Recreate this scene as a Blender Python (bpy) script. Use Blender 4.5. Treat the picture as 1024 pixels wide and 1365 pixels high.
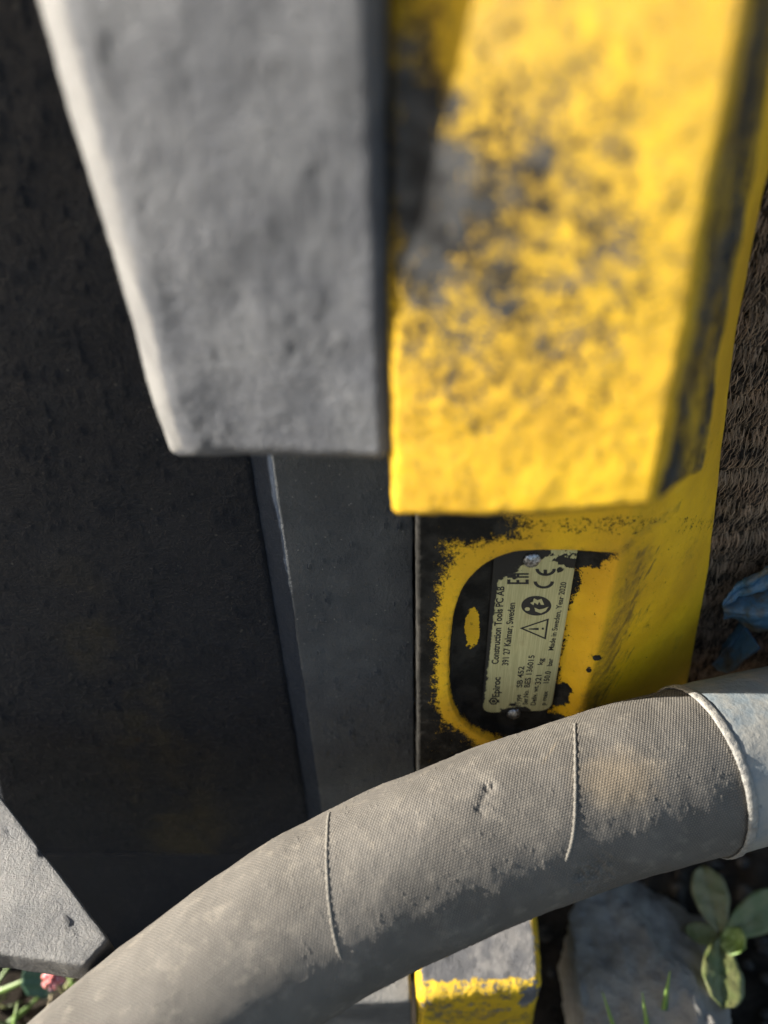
import bpy, bmesh, math, random
import numpy as np
from mathutils import Vector, Matrix

for o in list(bpy.data.objects):
    bpy.data.objects.remove(o)
SC = bpy.context.scene
COL = SC.collection
rng = np.random.default_rng(7)
random.seed(7)

# ------------------------------------------------------------------ camera
CAM_H = 0.43                                  # metres above the soil
B = np.array([0, -.8, .6]); R0 = np.array([1., 0, 0]); U0 = np.array([0, .6, .8])
RHO = math.radians(-2.1)
RV = math.cos(RHO) * R0 + math.sin(RHO) * U0
UV_ = math.cos(RHO) * U0 - math.sin(RHO) * R0
CP = np.array([0, 0, CAM_H]); FPX = 985.8
cam = bpy.data.cameras.new('camera')
camo = bpy.data.objects.new('camera', cam); COL.objects.link(camo)
M = Matrix.Identity(4)
for i in range(3):
    M[i][0], M[i][1], M[i][2], M[i][3] = RV[i], UV_[i], B[i], CP[i]
camo.matrix_world = M
cam.sensor_fit = 'VERTICAL'; cam.sensor_height = 36; cam.lens = 26
cam.clip_start = 0.005; cam.clip_end = 200
cam.dof.use_dof = True; cam.dof.focus_distance = 0.245; cam.dof.aperture_fstop = 5.2
SC.camera = camo

# ------------------------------------------------------------------ world, sun, exposure
SUN = Vector((-0.92, 0.112, 0.365)).normalized()
W = bpy.data.worlds.new('World'); SC.world = W; W.use_nodes = True
nt = W.node_tree; nt.nodes.clear()
sky = nt.nodes.new('ShaderNodeTexSky'); sky.sky_type = 'NISHITA'; sky.sun_disc = False
sky.sun_elevation = math.asin(SUN.z)
sky.sun_rotation = math.atan2(SUN.x, SUN.y)
sky.air_density = 1.0; sky.dust_density = 2.0; sky.ozone_density = 0.6
bg = nt.nodes.new('ShaderNodeBackground'); bg.inputs['Strength'].default_value = 0.073
wo = nt.nodes.new('ShaderNodeOutputWorld')
nt.links.new(sky.outputs[0], bg.inputs[0]); nt.links.new(bg.outputs[0], wo.inputs[0])
sl = bpy.data.lights.new('sun', 'SUN'); sl.energy = 5.0; sl.angle = math.radians(.5); sl.color = (1, .95, .87)
so = bpy.data.objects.new('sun', sl); COL.objects.link(so)
so.rotation_euler = SUN.to_track_quat('Z', 'Y').to_euler(); so.location = (-1, 0, 1)
SC.view_settings.view_transform = 'Standard'; SC.view_settings.look = 'None'
SC.view_settings.gamma = 1; SC.view_settings.use_curve_mapping = False
SC.view_settings.exposure = 1.55
SC.render.engine = 'CYCLES'; SC.cycles.use_denoising = True
SC.cycles.max_bounces = 6

# ------------------------------------------------------------------ measuring helpers (pixel of the photo -> point at a given plane)
def ray(x, y): return RV * (x - 512) / FPX + UV_ * (682.5 - y) / FPX - B
def PY(x, y, Y): r = ray(x, y); return CP + r * Y / r[1]
def PZ(x, y, Z): r = ray(x, y); return CP + r * (Z - CAM_H) / r[2]
def PD(x, y, d): return CP + ray(x, y) * d
def proj(co):
    q = co - CP
    d = -(q @ B)
    return 512 + FPX * (q @ RV) / d, 682.5 - FPX * (q @ UV_) / d

# ------------------------------------------------------------------ noise
def _h(ix, iy, iz, s):
    n = (ix * 374761393 + iy * 668265263 + iz * 1274126177 + s * 974711) & 0x7fffffff
    n = ((n ^ (n >> 13)) * 1103515245) & 0x7fffffff
    n = ((n ^ (n >> 15)) * 12345701) & 0x7fffffff
    return ((n ^ (n >> 12)) & 0xffff) / 65535.0
def vnoise(p, s=0):
    i = np.floor(p).astype(np.int64); f = p - i; f = f * f * f * (f * (f * 6 - 15) + 10)
    x, y, z = i.T; fx, fy, fz = f.T
    def L(a, b, t): return a + (b - a) * t
    c = [[[_h(x + a, y + b, z + c_, s) for c_ in (0, 1)] for b in (0, 1)] for a in (0, 1)]
    return L(L(L(c[0][0][0], c[1][0][0], fx), L(c[0][1][0], c[1][1][0], fx), fy),
             L(L(c[0][0][1], c[1][0][1], fx), L(c[0][1][1], c[1][1][1], fx), fy), fz)
def fbm(p, scale, oct=4, s=0, gain=.5):
    p = p * scale; a = 1.; t = 0.; o = 0.
    for k in range(oct):
        o = o + a * vnoise(p, s + k * 17); t += a; a *= gain; p = p * 2.03 + 11.7
    return o / t - .5                       # about -0.5 .. 0.5
def sstep(a, b, x): t = np.clip((x - a) / (b - a), 0, 1); return t * t * (3 - 2 * t)

# ------------------------------------------------------------------ object helpers
def link(name, me, mat=None, parent=None, smooth=True, auto=None):
    o = bpy.data.objects.new(name, me); COL.objects.link(o)
    if mat: me.materials.append(mat)
    if parent is not None: o.parent = parent
    if smooth:
        me.polygons.foreach_set('use_smooth', np.ones(len(me.polygons), dtype=bool))
    return o
def mesh(name, v, f):
    me = bpy.data.meshes.new(name)
    me.from_pydata([tuple(map(float, a)) for a in v], [], [tuple(map(int, a)) for a in f]); me.update(); return me
def mesh_np(name, v, quads):
    me = bpy.data.meshes.new(name); n = len(quads)
    me.vertices.add(len(v)); me.vertices.foreach_set('co', np.asarray(v, dtype=np.float32).ravel())
    me.loops.add(n * 4); me.loops.foreach_set('vertex_index', np.asarray(quads, dtype=np.int32).ravel())
    me.polygons.add(n); me.polygons.foreach_set('loop_start', np.arange(0, n * 4, 4, dtype=np.int32))
    me.update(calc_edges=True); me.validate(); return me
def co_of(me):
    a = np.empty(len(me.vertices) * 3, dtype=np.float32); me.vertices.foreach_get('co', a); return a.reshape(-1, 3).astype(float)
def no_of(me):
    a = np.empty(len(me.vertices) * 3, dtype=np.float32); me.vertex_normals.foreach_get('vector', a); return a.reshape(-1, 3).astype(float)
def set_co(me, c): me.vertices.foreach_set('co', np.asarray(c, dtype=np.float32).ravel()); me.update()
def attr(me, name, val):
    a = me.attributes.new(name, 'FLOAT', 'POINT'); a.data.foreach_set('value', np.asarray(val, dtype=np.float32))
def displace(me, fn):
    c = co_of(me); n = no_of(me); set_co(me, c + n * fn(c)[:, None])
def thing(name, label, cat, loc=(0, 0, 0), group=None):
    o = bpy.data.objects.new(name, None); COL.objects.link(o); o.location = loc; o.empty_display_size = .02
    o['label'] = label; o['category'] = cat
    if group: o['group'] = group
    return o
def keep(o, parent):                          # parent without moving
    o.parent = parent; o.matrix_parent_inverse = Matrix.Translation(-Vector(parent.location)); return o
def tag(o, label, cat, group=None, kind=None):
    o['label'] = label; o['category'] = cat
    if group: o['group'] = group
    if kind: o['kind'] = kind

def grid_quads(nu, nv, closed_u=False):
    i = np.arange(nv - 1)[:, None]; j = np.arange(nu if closed_u else nu - 1)[None, :]; j2 = (j + 1) % nu
    a = i * nu + j; b = i * nu + j2; c = (i + 1) * nu + j2; d = (i + 1) * nu + j
    return np.stack([a, b, c, d], -1).reshape(-1, 4)

def slab_mesh(name, c8, n, r, edge=5):
    """rounded hexahedron; c8[i][j][k]: i left-right, j bottom-top, k back-front; n counts per axis, r rounding radius"""
    c8 = np.array(c8, dtype=float)
    L = np.array([np.linalg.norm((c8[1] - c8[0]).mean((0, 1))), np.linalg.norm((c8[:, 1] - c8[:, 0]).mean((0, 1))),
                  np.linalg.norm((c8[:, :, 1] - c8[:, :, 0]).mean((0, 1)))])
    P = []
    for a in range(3):
        e = np.linspace(0, r, edge + 1)
        P.append(np.concatenate([e, np.linspace(r, L[a] - r, n[a])[1:-1], L[a] - e[::-1]]))
    N = [len(p) for p in P]
    idx = -np.ones(N, dtype=np.int64)
    sel = np.zeros(N, dtype=bool)
    sel[[0, -1]] = True; sel[:, [0, -1]] = True; sel[:, :, [0, -1]] = True
    ii = np.argwhere(sel); idx[sel] = np.arange(len(ii))
    p = np.stack([P[a][ii[:, a]] for a in range(3)], -1)
    q = np.clip(p, r, L - r); d = p - q; l = np.linalg.norm(d, axis=1, keepdims=True)
    p = q + d / np.maximum(l, 1e-12) * r
    t = p / L; x, y, z = t[:, 0:1], t[:, 1:2], t[:, 2:3]
    v = 0
    for i in (0, 1):
        for j in (0, 1):
            for k in (0, 1):
                v = v + (x if i else 1 - x) * (y if j else 1 - y) * (z if k else 1 - z) * c8[i][j][k]
    Q = []
    def face(A, flip):
        a, b, c, d = A[:-1, :-1], A[1:, :-1], A[1:, 1:], A[:-1, 1:]
        s = np.stack([a, b, c, d] if not flip else [a, d, c, b], -1).reshape(-1, 4); Q.append(s)
    face(idx[0], True); face(idx[-1], False); face(idx[:, 0], False); face(idx[:, -1], True); face(idx[:, :, 0], True); face(idx[:, :, -1], False)
    me = mesh_np(name, v, np.concatenate(Q))
    bm = bmesh.new(); bm.from_mesh(me); bmesh.ops.recalc_face_normals(bm, faces=bm.faces); bm.to_mesh(me); bm.free(); me.update()
    return me

def box8(x0, x1, z0, z1, y0, y1):             # y0 back (far), y1 front (near)
    return [[[(x, y, z) for y in (y0, y1)] for z in (z0, z1)] for x in (x0, x1)]

# ------------------------------------------------------------------ materials
def newmat(name):
    m = bpy.data.materials.new(name); m.use_nodes = True; t = m.node_tree
    b = t.nodes['Principled BSDF']; return m, t, b
class T:
    """small node-writing helper"""
    def __init__(s, t): s.t = t; s.geo = None
    def n(s, ty, **kw):
        o = s.t.nodes.new(ty)
        for k, v in kw.items(): setattr(o, k, v)
        return o
    def lk(s, a, b): s.t.links.new(a, b)
    def pos(s):
        if not s.geo: s.geo = s.n('ShaderNodeNewGeometry')
        return s.geo.outputs['Position']
    def noise(s, scale, detail=4, rough=.55, vec=None, dist=0, stretch=None):
        o = s.n('ShaderNodeTexNoise'); o.inputs['Scale'].default_value = scale; o.inputs['Detail'].default_value = detail
        o.inputs['Roughness'].default_value = rough; o.inputs['Distortion'].default_value = dist
        v = vec or s.pos()
        if stretch:
            m = s.n('ShaderNodeVectorMath', operation='MULTIPLY'); s.lk(v, m.inputs[0]); m.inputs[1].default_value = stretch; v = m.outputs[0]
        s.lk(v, o.inputs['Vector']); return o.outputs['Fac']
    def voro(s, scale, feature='F1', vec=None):
        o = s.n('ShaderNodeTexVoronoi', feature=feature); o.inputs['Scale'].default_value = scale
        s.lk(vec or s.pos(), o.inputs['Vector']); return o.outputs['Distance']
    def math(s, op, a, b=None, c=None, clamp=False):
        o = s.n('ShaderNodeMath', operation=op, use_clamp=clamp)
        for i, v in enumerate((a, b, c)):
            if v is None: continue
            if isinstance(v, (int, float)): o.inputs[i].default_value = v
            else: s.lk(v, o.inputs[i])
        return o.outputs[0]
    def ramp(s, f, a, b, lo=0., hi=1.):
        o = s.n('ShaderNodeMapRange', interpolation_type='SMOOTHSTEP'); s.lk(f, o.inputs[0])
        for i, v in ((1, a), (2, b), (3, lo), (4, hi)): o.inputs[i].default_value = v
        return o.outputs[0]
    def mix(s, f, a, b):
        o = s.n('ShaderNodeMix', data_type='RGBA')
        if isinstance(f, (int, float)): o.inputs[0].default_value = f
        else: s.lk(f, o.inputs[0])
        for i, v in ((6, a), (7, b)):
            if isinstance(v, tuple): o.inputs[i].default_value = (*v, 1)
            else: s.lk(v, o.inputs[i])
        return o.outputs[2]
    def attr(s, name):
        o = s.n('ShaderNodeAttribute', attribute_name=name); return o.outputs['Fac']
    def uv(s):
        return s.n('ShaderNodeUVMap').outputs[0]
    def bump(s, h, dist, strength=1., normal=None):
        o = s.n('ShaderNodeBump'); o.inputs['Distance'].default_value = dist; o.inputs['Strength'].default_value = strength
        s.lk(h, o.inputs['Height'])
        if normal is not None: s.lk(normal, o.inputs['Normal'])
        return o.outputs[0]

def steel(name, c0, c1, stain=None, dust=(.3, .28, .25), dust_amt=.0, rough=.55, sc=60, bump=.0006, speck=0., spec=.5):
    m, t, b = newmat(name); g = T(t)
    n1 = g.noise(sc, 6, .6); n2 = g.noise(sc * 11, 8, .72); n3 = g.noise(sc * 40, 3)
    c = g.mix(g.ramp(n1, .35, .7), c0, c1)
    c = g.mix(g.math('MULTIPLY', g.ramp(n2, .52, .72), dust_amt), c, dust)
    if stain:
        c = g.mix(g.ramp(g.math('MULTIPLY', g.attr('stain'), g.ramp(n1, .25, .65)), .1, .9), c, stain)
    if speck:
        v = g.voro(sc * 7); sp = g.math('MULTIPLY', g.ramp(v, .17, .1), g.ramp(g.noise(sc * 5, 2), .54, .60))
        c = g.mix(g.math('MULTIPLY', sp, speck), c, dust)
    g.lk(c, b.inputs['Base Color'])
    g.lk(g.ramp(n2, .3, .7, rough - .1, rough + .15), b.inputs['Roughness'])
    b.inputs['Specular IOR Level'].default_value = spec
    h = g.math('ADD', g.math('MULTIPLY', n2, 1.), g.math('MULTIPLY', n3, .35))
    g.lk(g.bump(h, bump), b.inputs['Normal'])
    return m

def paint(name, yellow=(.84, .49, .006), dirtc=(.16, .095, .02), under=(.014, .0135, .012), under2=(.034, .032, .028), sc=1., edge=.05, rough=.42, bump=.0004, amp=1.0):
    """yellow paint worn to dark steel where the 'wear' attribute says so, smeared with brown where 'dirt' says so"""
    m, t, b = newmat(name); g = T(t)
    w = g.attr('wear'); d = g.attr('dirt')
    n1 = g.noise(330 * sc, 9, .74); n2 = g.noise(1800 * sc, 6, .7); n3 = g.noise(35 * sc, 4)
    r1 = g.ramp(n1, .30, .70, -.5, .5); r2 = g.ramp(n2, .32, .68, -.5, .5)
    f = g.math('ADD', w, g.math('MULTIPLY', r1, amp * .45))
    f = g.math('ADD', f, g.math('MULTIPLY', r2, amp * .55))
    mask = g.ramp(f, .5 - edge, .5 + edge)
    y2 = tuple(min(1, v * 1.12) for v in yellow); y1 = (yellow[0] * .86, yellow[1] * .80, yellow[2])
    yc = g.mix(g.ramp(n3, .3, .7), y1, y2)
    dn = g.math('ADD', d, g.math('MULTIPLY', g.math('SUBTRACT', n1, .5), .9))
    yc = g.mix(g.math('MULTIPLY', g.ramp(dn, .3, .9), .85), yc, dirtc)
    uc = g.mix(g.ramp(g.noise(140 * sc, 5, .6), .4, .65), under, under2)
    g.lk(g.mix(mask, yc, uc), b.inputs['Base Color'])
    g.lk(g.ramp(g.math('ADD', mask, g.math('MULTIPLY', n1, .3)), 0, 1.2, rough, rough + .25), b.inputs['Roughness'])
    g.lk(g.ramp(mask, 0, 1, .45, .12), b.inputs['Specular IOR Level'])
    hh = g.math('ADD', g.math('MULTIPLY', mask, -.5), g.math('MULTIPLY', n2, .8))
    g.lk(g.bump(hh, bump), b.inputs['Normal'])
    return m

def simple(name, col, rough=.5, metal=0., n=None, bump=0., col2=None, spec=.5):
    m, t, b = newmat(name); g = T(t)
    b.inputs['Roughness'].default_value = rough; b.inputs['Metallic'].default_value = metal
    b.inputs['Specular IOR Level'].default_value = spec
    if n:
        q = g.noise(n, 5, .6)
        g.lk(g.mix(g.ramp(q, .35, .65), col, col2 or tuple(v * .6 for v in col)), b.inputs['Base Color'])
        if bump: g.lk(g.bump(q, bump), b.inputs['Normal'])
    else: b.inputs['Base Color'].default_value = (*col, 1)
    return m

# ================================================================== ground
gx = np.concatenate([np.linspace(-60, -.45, 14), np.linspace(-.4, .6, 190), np.linspace(.65, 60, 14)])
gy = np.concatenate([np.linspace(-60, -.25, 14), np.linspace(-.2, .7, 170), np.linspace(.75, 60, 14)])
GX, GY = np.meshgrid(gx, gy)
gv = np.stack([GX.ravel(), GY.ravel(), np.zeros(GX.size)], -1)
near = (np.abs(gv[:, 0]) < 1) & (np.abs(gv[:, 1]) < 1)
gv[near, 2] = fbm(gv[near], 14, 3, 3) * .02 + np.abs(fbm(gv[near], 90, 4, 5)) * .014 - .006
me = mesh_np('ground', gv, grid_quads(len(gx), len(gy)))
m_soil = steel('soil', (.018, .014, .010), (.05, .04, .030), dust=(.13, .11, .09), dust_amt=.5, rough=.9, sc=45, bump=.002, speck=.4, spec=.1)
nt_ = m_soil.node_tree; g = T(nt_); b = nt_.nodes['Principled BSDF']; lk_ = b.inputs['Base Color'].links[0].from_socket
ln_ = g.n('ShaderNodeVectorMath', operation='DISTANCE'); g.lk(g.pos(), ln_.inputs[0]); ln_.inputs[1].default_value = (.05, .15, 0)
bounce_ground = g.mix(g.ramp(g.voro(45), .1, .6), (.27, .25, .21), (.17, .155, .13))
g.lk(g.mix(g.ramp(g.math('ADD', ln_.outputs['Value'], g.math('MULTIPLY', g.noise(9, 4), .3)), .5, .75), lk_, bounce_ground), b.inputs['Base Color'])     # unseen paler ground around the bare soil, added to bounce warm light
o = link('ground', me, m_soil); o['kind'] = 'structure'
def ground_z(x, y):
    p = np.array([[x, y, 0.]]); return float(fbm(p, 14, 3, 3)[0] * .02 + abs(fbm(p, 90, 4, 5)[0]) * .014 - .006)

# ================================================================== steel bracket (left)
bracket = thing('steel_bracket', 'black and bare grey steel mounting bracket left of the yellow breaker', 'bracket', (-.05, .2, 0))
m_black = steel('black_steel', (.0046, .0085, .0165), (.0100, .0142, .0225), stain=(.034, .029, .019), dust=(.10, .095, .085), dust_amt=.13, rough=.46, sc=45, bump=.0020, speck=.7, spec=.3)
m_dark = steel('dark_steel_plate', (.046, .055, .066), (.072, .082, .092), dust=(.26, .26, .25), dust_amt=.2, rough=.45, sc=70, bump=.0011, speck=.8)
m_cham = steel('chamfer_sky_tint', (.010, .017, .031), (.015, .023, .038), dust=(.05, .06, .07), dust_amt=.1, rough=.5, sc=70, bump=.0005, spec=.25)  # blue sky reflection put into the colour of the chamfer face
m_bare = steel('bare_grey_steel', (.105, .111, .126), (.195, .200, .211), dust=(.34, .34, .33), dust_amt=.4, rough=.6, sc=42, bump=.0014, spec=.22)
m_gusset = steel('dusty_grey_steel', (.11, .11, .108), (.22, .212, .195), dust=(.38, .35, .30), dust_amt=.5, rough=.55, sc=60, bump=.0014)

# big black side wall: from the chamfer towards the left and towards the camera
A0 = np.array([-.0395, .188]); A1 = np.array([-.215, .1932]); dv = (A1 - A0) / np.linalg.norm(A1 - A0); nv = np.array([-dv[1], dv[0]])
if nv[1] < 0: nv = -nv
th = .014
c8 = [[[(*(A + (nv * th if k == 0 else 0)), z) for k in (0, 1)] for z in (-.01, .60)] for A in (A1, A0)]
for k in (0, 1): c8[0][1][k] = (-.085, c8[0][1][k][1], .50); c8[1][1][k] = (*c8[1][1][k][:2], .50)
me = slab_mesh('side_wall', c8, (260, 420, 4), .002)
def wall_disp(c):
    px, py = proj(c)
    xr = 90 + (py - 780) * .45                       # long shallow fold low on the left
    fold = sstep(-110, 0, px - xr - 40) * .0016
    return fbm(c, 90, 5, 21, .55) * .0010 + np.maximum(fbm(c, 330, 3, 22) - .12, 0) * .0020 + fold * .3
displace(me, wall_disp)
c = co_of(me); px, py = proj(c); ax_ = px - (90 + (py - 780) * .45)
attr(me, 'stain', np.exp(-((ax_ - 10) / 70) ** 2) * sstep(640, 860, py) * (.55 + fbm(c, 60, 3, 27)) + .15 * sstep(700, 1150, py) + np.exp(-((px - 250) / 60) ** 2) * .12 * sstep(500, 900, py))
keep(link('side_wall', me, m_black), bracket)

# low black skirt sloping forward along the foot of the wall
c8 = box8(-.235, -.036, -.012, .085, .235, .168)
for i in (0, 1): c8[i][1][1] = (c8[i][1][1][0], .1935 if i == 0 else .1875, .085); c8[i][0][1] = (c8[i][0][1][0], .174 if i else .178, -.012)
me = slab_mesh('sill', c8, (160, 60, 20), .0008)
displace(me, lambda c: fbm(c, 90, 4, 25, .55) * .0003)
attr(me, 'stain', np.full(len(me.vertices), .12))
keep(link('sill', me, m_black), bracket)

# dark plate beside the breaker with a chamfered left flank
c8 = box8(-.0318, .0089, .04, .47, .20, .1806)
for j in (0, 1): c8[0][j][0] = (-.0412, .1900, c8[0][j][0][2])
me = slab_mesh('back_plate', c8, (120, 420, 24), .0009)
displace(me, lambda c: fbm(c, 120, 5, 31, .55) * .0008 + np.maximum(fbm(c, 450, 3, 32) - .16, 0) * .0013 * (1 + 2 * (fbm(c, 30, 2, 33) > .08)) * (c[:, 0] > -.028))
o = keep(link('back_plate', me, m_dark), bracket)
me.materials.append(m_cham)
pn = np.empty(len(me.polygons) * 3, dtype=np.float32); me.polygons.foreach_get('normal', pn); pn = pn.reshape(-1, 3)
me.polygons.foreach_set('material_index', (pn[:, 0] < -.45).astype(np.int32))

# bare grey tab in front (out of focus): its face leans to the left, its top stands forward
def tabface(x, z, x0, y0, kx, kz): return y0 - kx * (x - x0) - kz * (z - .345)
gx0, gx1 = -.0458, .0026
def column(bot, top, z=.56):                  # straight edge through two points, carried on upwards to height z
    bot, top = np.array(bot), np.array(top); k = (z - bot[2]) / (top[2] - bot[2]); return bot, bot + (top - bot) * k
def corners(fl, fr, bl, br):
    c = [[[0, 0], [0, 0]], [[0, 0], [0, 0]]]
    for i, (f, b_) in enumerate(((fl, bl), (fr, br))):
        for j in (0, 1): c[i][j][0] = b_[j]; c[i][j][1] = f[j]
    return c
fl = column(PY(248, 606, .1470), PY(84, 0, .1425)); fr = column(PY(525, 622, .1315), PY(513, 0, .1262))
bl = column(PY(227, 615, .160), PY(46, 0, .160)); br = column((.0026, .166, .3445), (.0026, .166, .42))
c8 = corners(fl, fr, bl, br)
me = slab_mesh('front_flange', c8, (170, 300, 30), .0044, 8)
def gdisp(c):
    return fbm(c, 40, 3, 41, .5) * .0014 + fbm(c, 150, 4, 42, .6) * .0007
displace(me, gdisp)
keep(link('front_flange', me, m_bare), bracket)
m_edge = steel('sunlit_edge_tint', (.15, .148, .145), (.23, .225, .215), rough=.6, sc=60, bump=.0008, spec=.4); me.materials.append(m_edge)  # left face lighter: the sun's brightness painted into the steel colour
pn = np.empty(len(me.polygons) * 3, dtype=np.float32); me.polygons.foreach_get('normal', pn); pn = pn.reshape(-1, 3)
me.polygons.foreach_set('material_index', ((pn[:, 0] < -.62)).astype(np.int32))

# gusset plate at the foot of the wall, catching the sun
def prism_mesh(name, poly, z0, z1, bev=.0012):
    bm = bmesh.new()
    vs = [bm.verts.new((x, y, z0)) for x, y in poly]
    f = bm.faces.new(vs); r = bmesh.ops.extrude_face_region(bm, geom=[f])
    for v in r['geom']:
        if isinstance(v, bmesh.types.BMVert): v.co.z = z1
    bmesh.ops.bevel(bm, geom=list(bm.edges), offset=bev, segments=3, profile=.5, affect='EDGES')
    bmesh.ops.recalc_face_normals(bm, faces=bm.faces)
    me = bpy.data.meshes.new(name); bm.to_mesh(me); bm.free(); return me
gp = [PZ(0, 1060, .19)[:2], PZ(146, 1251, .19)[:2], PZ(112, 1287, .19)[:2], PZ(0, 1271, .19)[:2]]
dirn = (gp[0] - gp[1]) / np.linalg.norm(gp[0] - gp[1])
poly = [gp[0] + dirn * .03, gp[1], gp[2], gp[3], gp[3] + np.array([-.03, .004]), gp[0] + dirn * .03 + np.array([-.022, -.014])]
bm = bmesh.new(); me = prism_mesh('gusset', poly, .178, .19, .0012)
bm.from_mesh(me); bmesh.ops.triangulate(bm, faces=bm.faces)
for _ in range(5): 
    es = [e for e in bm.edges if e.calc_length() > .0022]
    if es: bmesh.ops.subdivide_edges(bm, edges=es, cuts=1, use_grid_fill=True); bmesh.ops.triangulate(bm, faces=bm.faces)
bm.to_mesh(me); bm.free(); me.update()
displace(me, lambda c: fbm(c, 130, 4, 51, .6) * .0007 - np.maximum(fbm(c, 170, 3, 52) - .22, 0) * .008)
keep(link('gusset', me, m_gusset), bracket)

# lower foot of the bracket, bottom centre, sunlit
c8 = box8(-.045, .0040, .03, .076, .19, .126)
me = slab_mesh('foot_block', c8, (100, 60, 100), .0015)
displace(me, lambda c: fbm(c, 150, 4, 61, .6) * .0007)
keep(link('foot_block', me, m_gusset), bracket)

# ================================================================== hydraulic breaker
breaker = thing('hydraulic_breaker', 'worn yellow hydraulic breaker with riveted maker\'s nameplate behind the hose', 'breaker', (.05, .2, 0))
YB, POCKET = .167, .0078
m_paint = paint('worn_yellow_paint')
m_tab = paint('chipped_yellow_paint', yellow=(.76, .465, .007), under=(.028, .028, .028), under2=(.10, .10, .10), sc=1.0, dirtc=(.34, .22, .06), edge=.05, rough=.42, bump=.0008, amp=1.25)
m_lug = paint('scraped_yellow_paint', yellow=(.74, .48, .010), under=(.13, .13, .135), under2=(.24, .23, .22), sc=.7, edge=.06, rough=.5, bump=.0012, amp=.6)

rows = np.concatenate([np.linspace(.105, .165, 20)[:-1], np.linspace(.165, .315, 460), np.linspace(.315, .56, 60)[1:]])
pr = np.array([PY(*p, .20) for p in [(1017, 263), (980, 453), (959, 632), (945, 760), (915, 920)]])
order = np.argsort(pr[:, 2])
pts = []
ncol = None
for z in rows:
    xr = np.interp(z, pr[order, 2], pr[order, 0]); xc = np.interp(z, [.21, .291], [.0662, .0722]); xl = .0093
    r = .0012; a = np.linspace(0, math.pi / 2, 6)
    left = [(xl, y) for y in np.linspace(.26, YB + r, 8)]
    corner = [(xl + r - r * math.cos(t), YB + r - r * math.sin(t)) for t in a][1:]
    front = [(x, YB) for x in np.linspace(xl + r, xc - .003, 200)][1:]
    s = np.linspace(0, 1, 16)[1:]
    d2 = np.array([xr - xc, .033]); d2 = d2 / np.linalg.norm(d2)
    bend = [tuple((1 - t) ** 2 * np.array([xc - .003, YB]) + 2 * t * (1 - t) * np.array([xc, YB]) + t * t * (np.array([xc, YB]) + d2 * .003)) for t in s]
    P0 = np.array(bend[-1]); P1 = np.array([xr - .001, .199])
    chamf = [tuple(P0 + (P1 - P0) * t + np.array([-.35, .6]) * -.004 * math.sin(math.pi * t)) for t in np.linspace(0, 1, 120)[1:]]
    right = [(xr, .2005), (xr + .0006, .203), (xr + .0006, .215), (xr, .26)]
    row = left + corner + front + bend + chamf + right; ncol = len(row)
    pts += [(x, y, z) for x, y in row]
v = np.array(pts)
px, py = proj(v)
# pocket outline, measured on the front plane
outl = np.array([(1000, 700), (880, 712), (846, 724), (822, 737), (760, 737), (715, 737), (680, 740), (648, 755), (622, 781), (608, 815), (602, 855), (600, 900), (604, 938), (622, 966), (655, 986), (700, 996), (800, 1010), (1000, 1020)], float)
# resample smoothly (Catmull-Rom) in front-plane metres
o3 = np.array([PY(*p, YB)[[0, 2]] for p in outl])
def catmull(P, n):
    out = []
    for i in range(len(P) - 1):
        p0, p1, p2, p3 = P[max(i - 1, 0)], P[i], P[i + 1], P[min(i + 2, len(P) - 1)]
        for t in np.linspace(0, 1, n, endpoint=False):
            out.append(.5 * (2 * p1 + (p2 - p0) * t + (2 * p0 - 5 * p1 + 4 * p2 - p3) * t * t + (3 * p1 - p0 - 3 * p2 + p3) * t ** 3))
    out.append(P[-1]); return np.array(out)
oc = catmull(o3, 8)
def poly_sdf(p, poly):
    d = np.full(len(p), 1e9); ins = np.zeros(len(p), bool)
    for a, b in zip(poly, np.roll(poly, -1, 0)):
        e = b - a; w = p - a; t = np.clip((w @ e) / (e @ e + 1e-20), 0, 1)
        d = np.minimum(d, np.linalg.norm(w - t[:, None] * e, axis=1))
        c1 = p[:, 1] >= a[1]; c2 = p[:, 1] < b[1]; c3 = e[0] * w[:, 1] > e[1] * w[:, 0]
        ins ^= (c1 & c2 & c3) | (~c1 & ~c2 & ~c3)
    return np.where(ins, -d, d)
sd = poly_sdf(v[:, [0, 2]], oc)
isfront = (v[:, 1] < YB + .012) & (v[:, 0] > .012)
fade = 1 - sstep(.060, .0705, v[:, 0])
dep = sstep(.0010, -.0016, sd) * POCKET * fade * isfront
v[:, 1] += dep
me = mesh_np('body', v, grid_quads(ncol, len(rows)))
bm = bmesh.new(); bm.from_mesh(me); bmesh.ops.recalc_face_normals(bm, faces=bm.faces); bm.to_mesh(me); bm.free()
if no_of(me)[len(rows) // 2 * ncol + 60, 1] > 0: me.flip_normals()
px, py = proj(v)
nz = fbm(v, 320, 5, 71, .6); nz2 = fbm(v, 90, 4, 72)
sdp = sd / .00028                                       # distance to the pocket edge in photo pixels
wear = np.zeros(len(v))
def el(cx, cy, rx, ry): return sstep(1.25, .75, np.sqrt(((px - cx) / rx) ** 2 + ((py - cy) / ry) ** 2))
left_dark = sstep(622, 566, px + nz2 * 60) * .78 + sstep(590, 562, px) * .2
left_dark = np.maximum(left_dark, sstep(1.6, .3, np.sqrt(((px - 612) / 95) ** 2 + ((py - 700) / 30) ** 2) + nz * .8) * .92)
left_dark = np.maximum(left_dark, sstep(1.6, .4, np.sqrt(((px - 598) / 48) ** 2 + ((py - 1010) / 55) ** 2)) * .85)
rim = np.exp(-((sdp - 9) / 8) ** 2) * (sdp > 0)
wear = np.maximum(wear, left_dark - rim * .42 * sstep(690, 735, py))
wear = np.maximum(wear, el(840, 700, 130, 14) * .32)
wear = np.maximum(wear, sstep(300, 650, 0 * px) + .12)
inside = sstep(1.5, -2.5, sdp) * isfront
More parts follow.
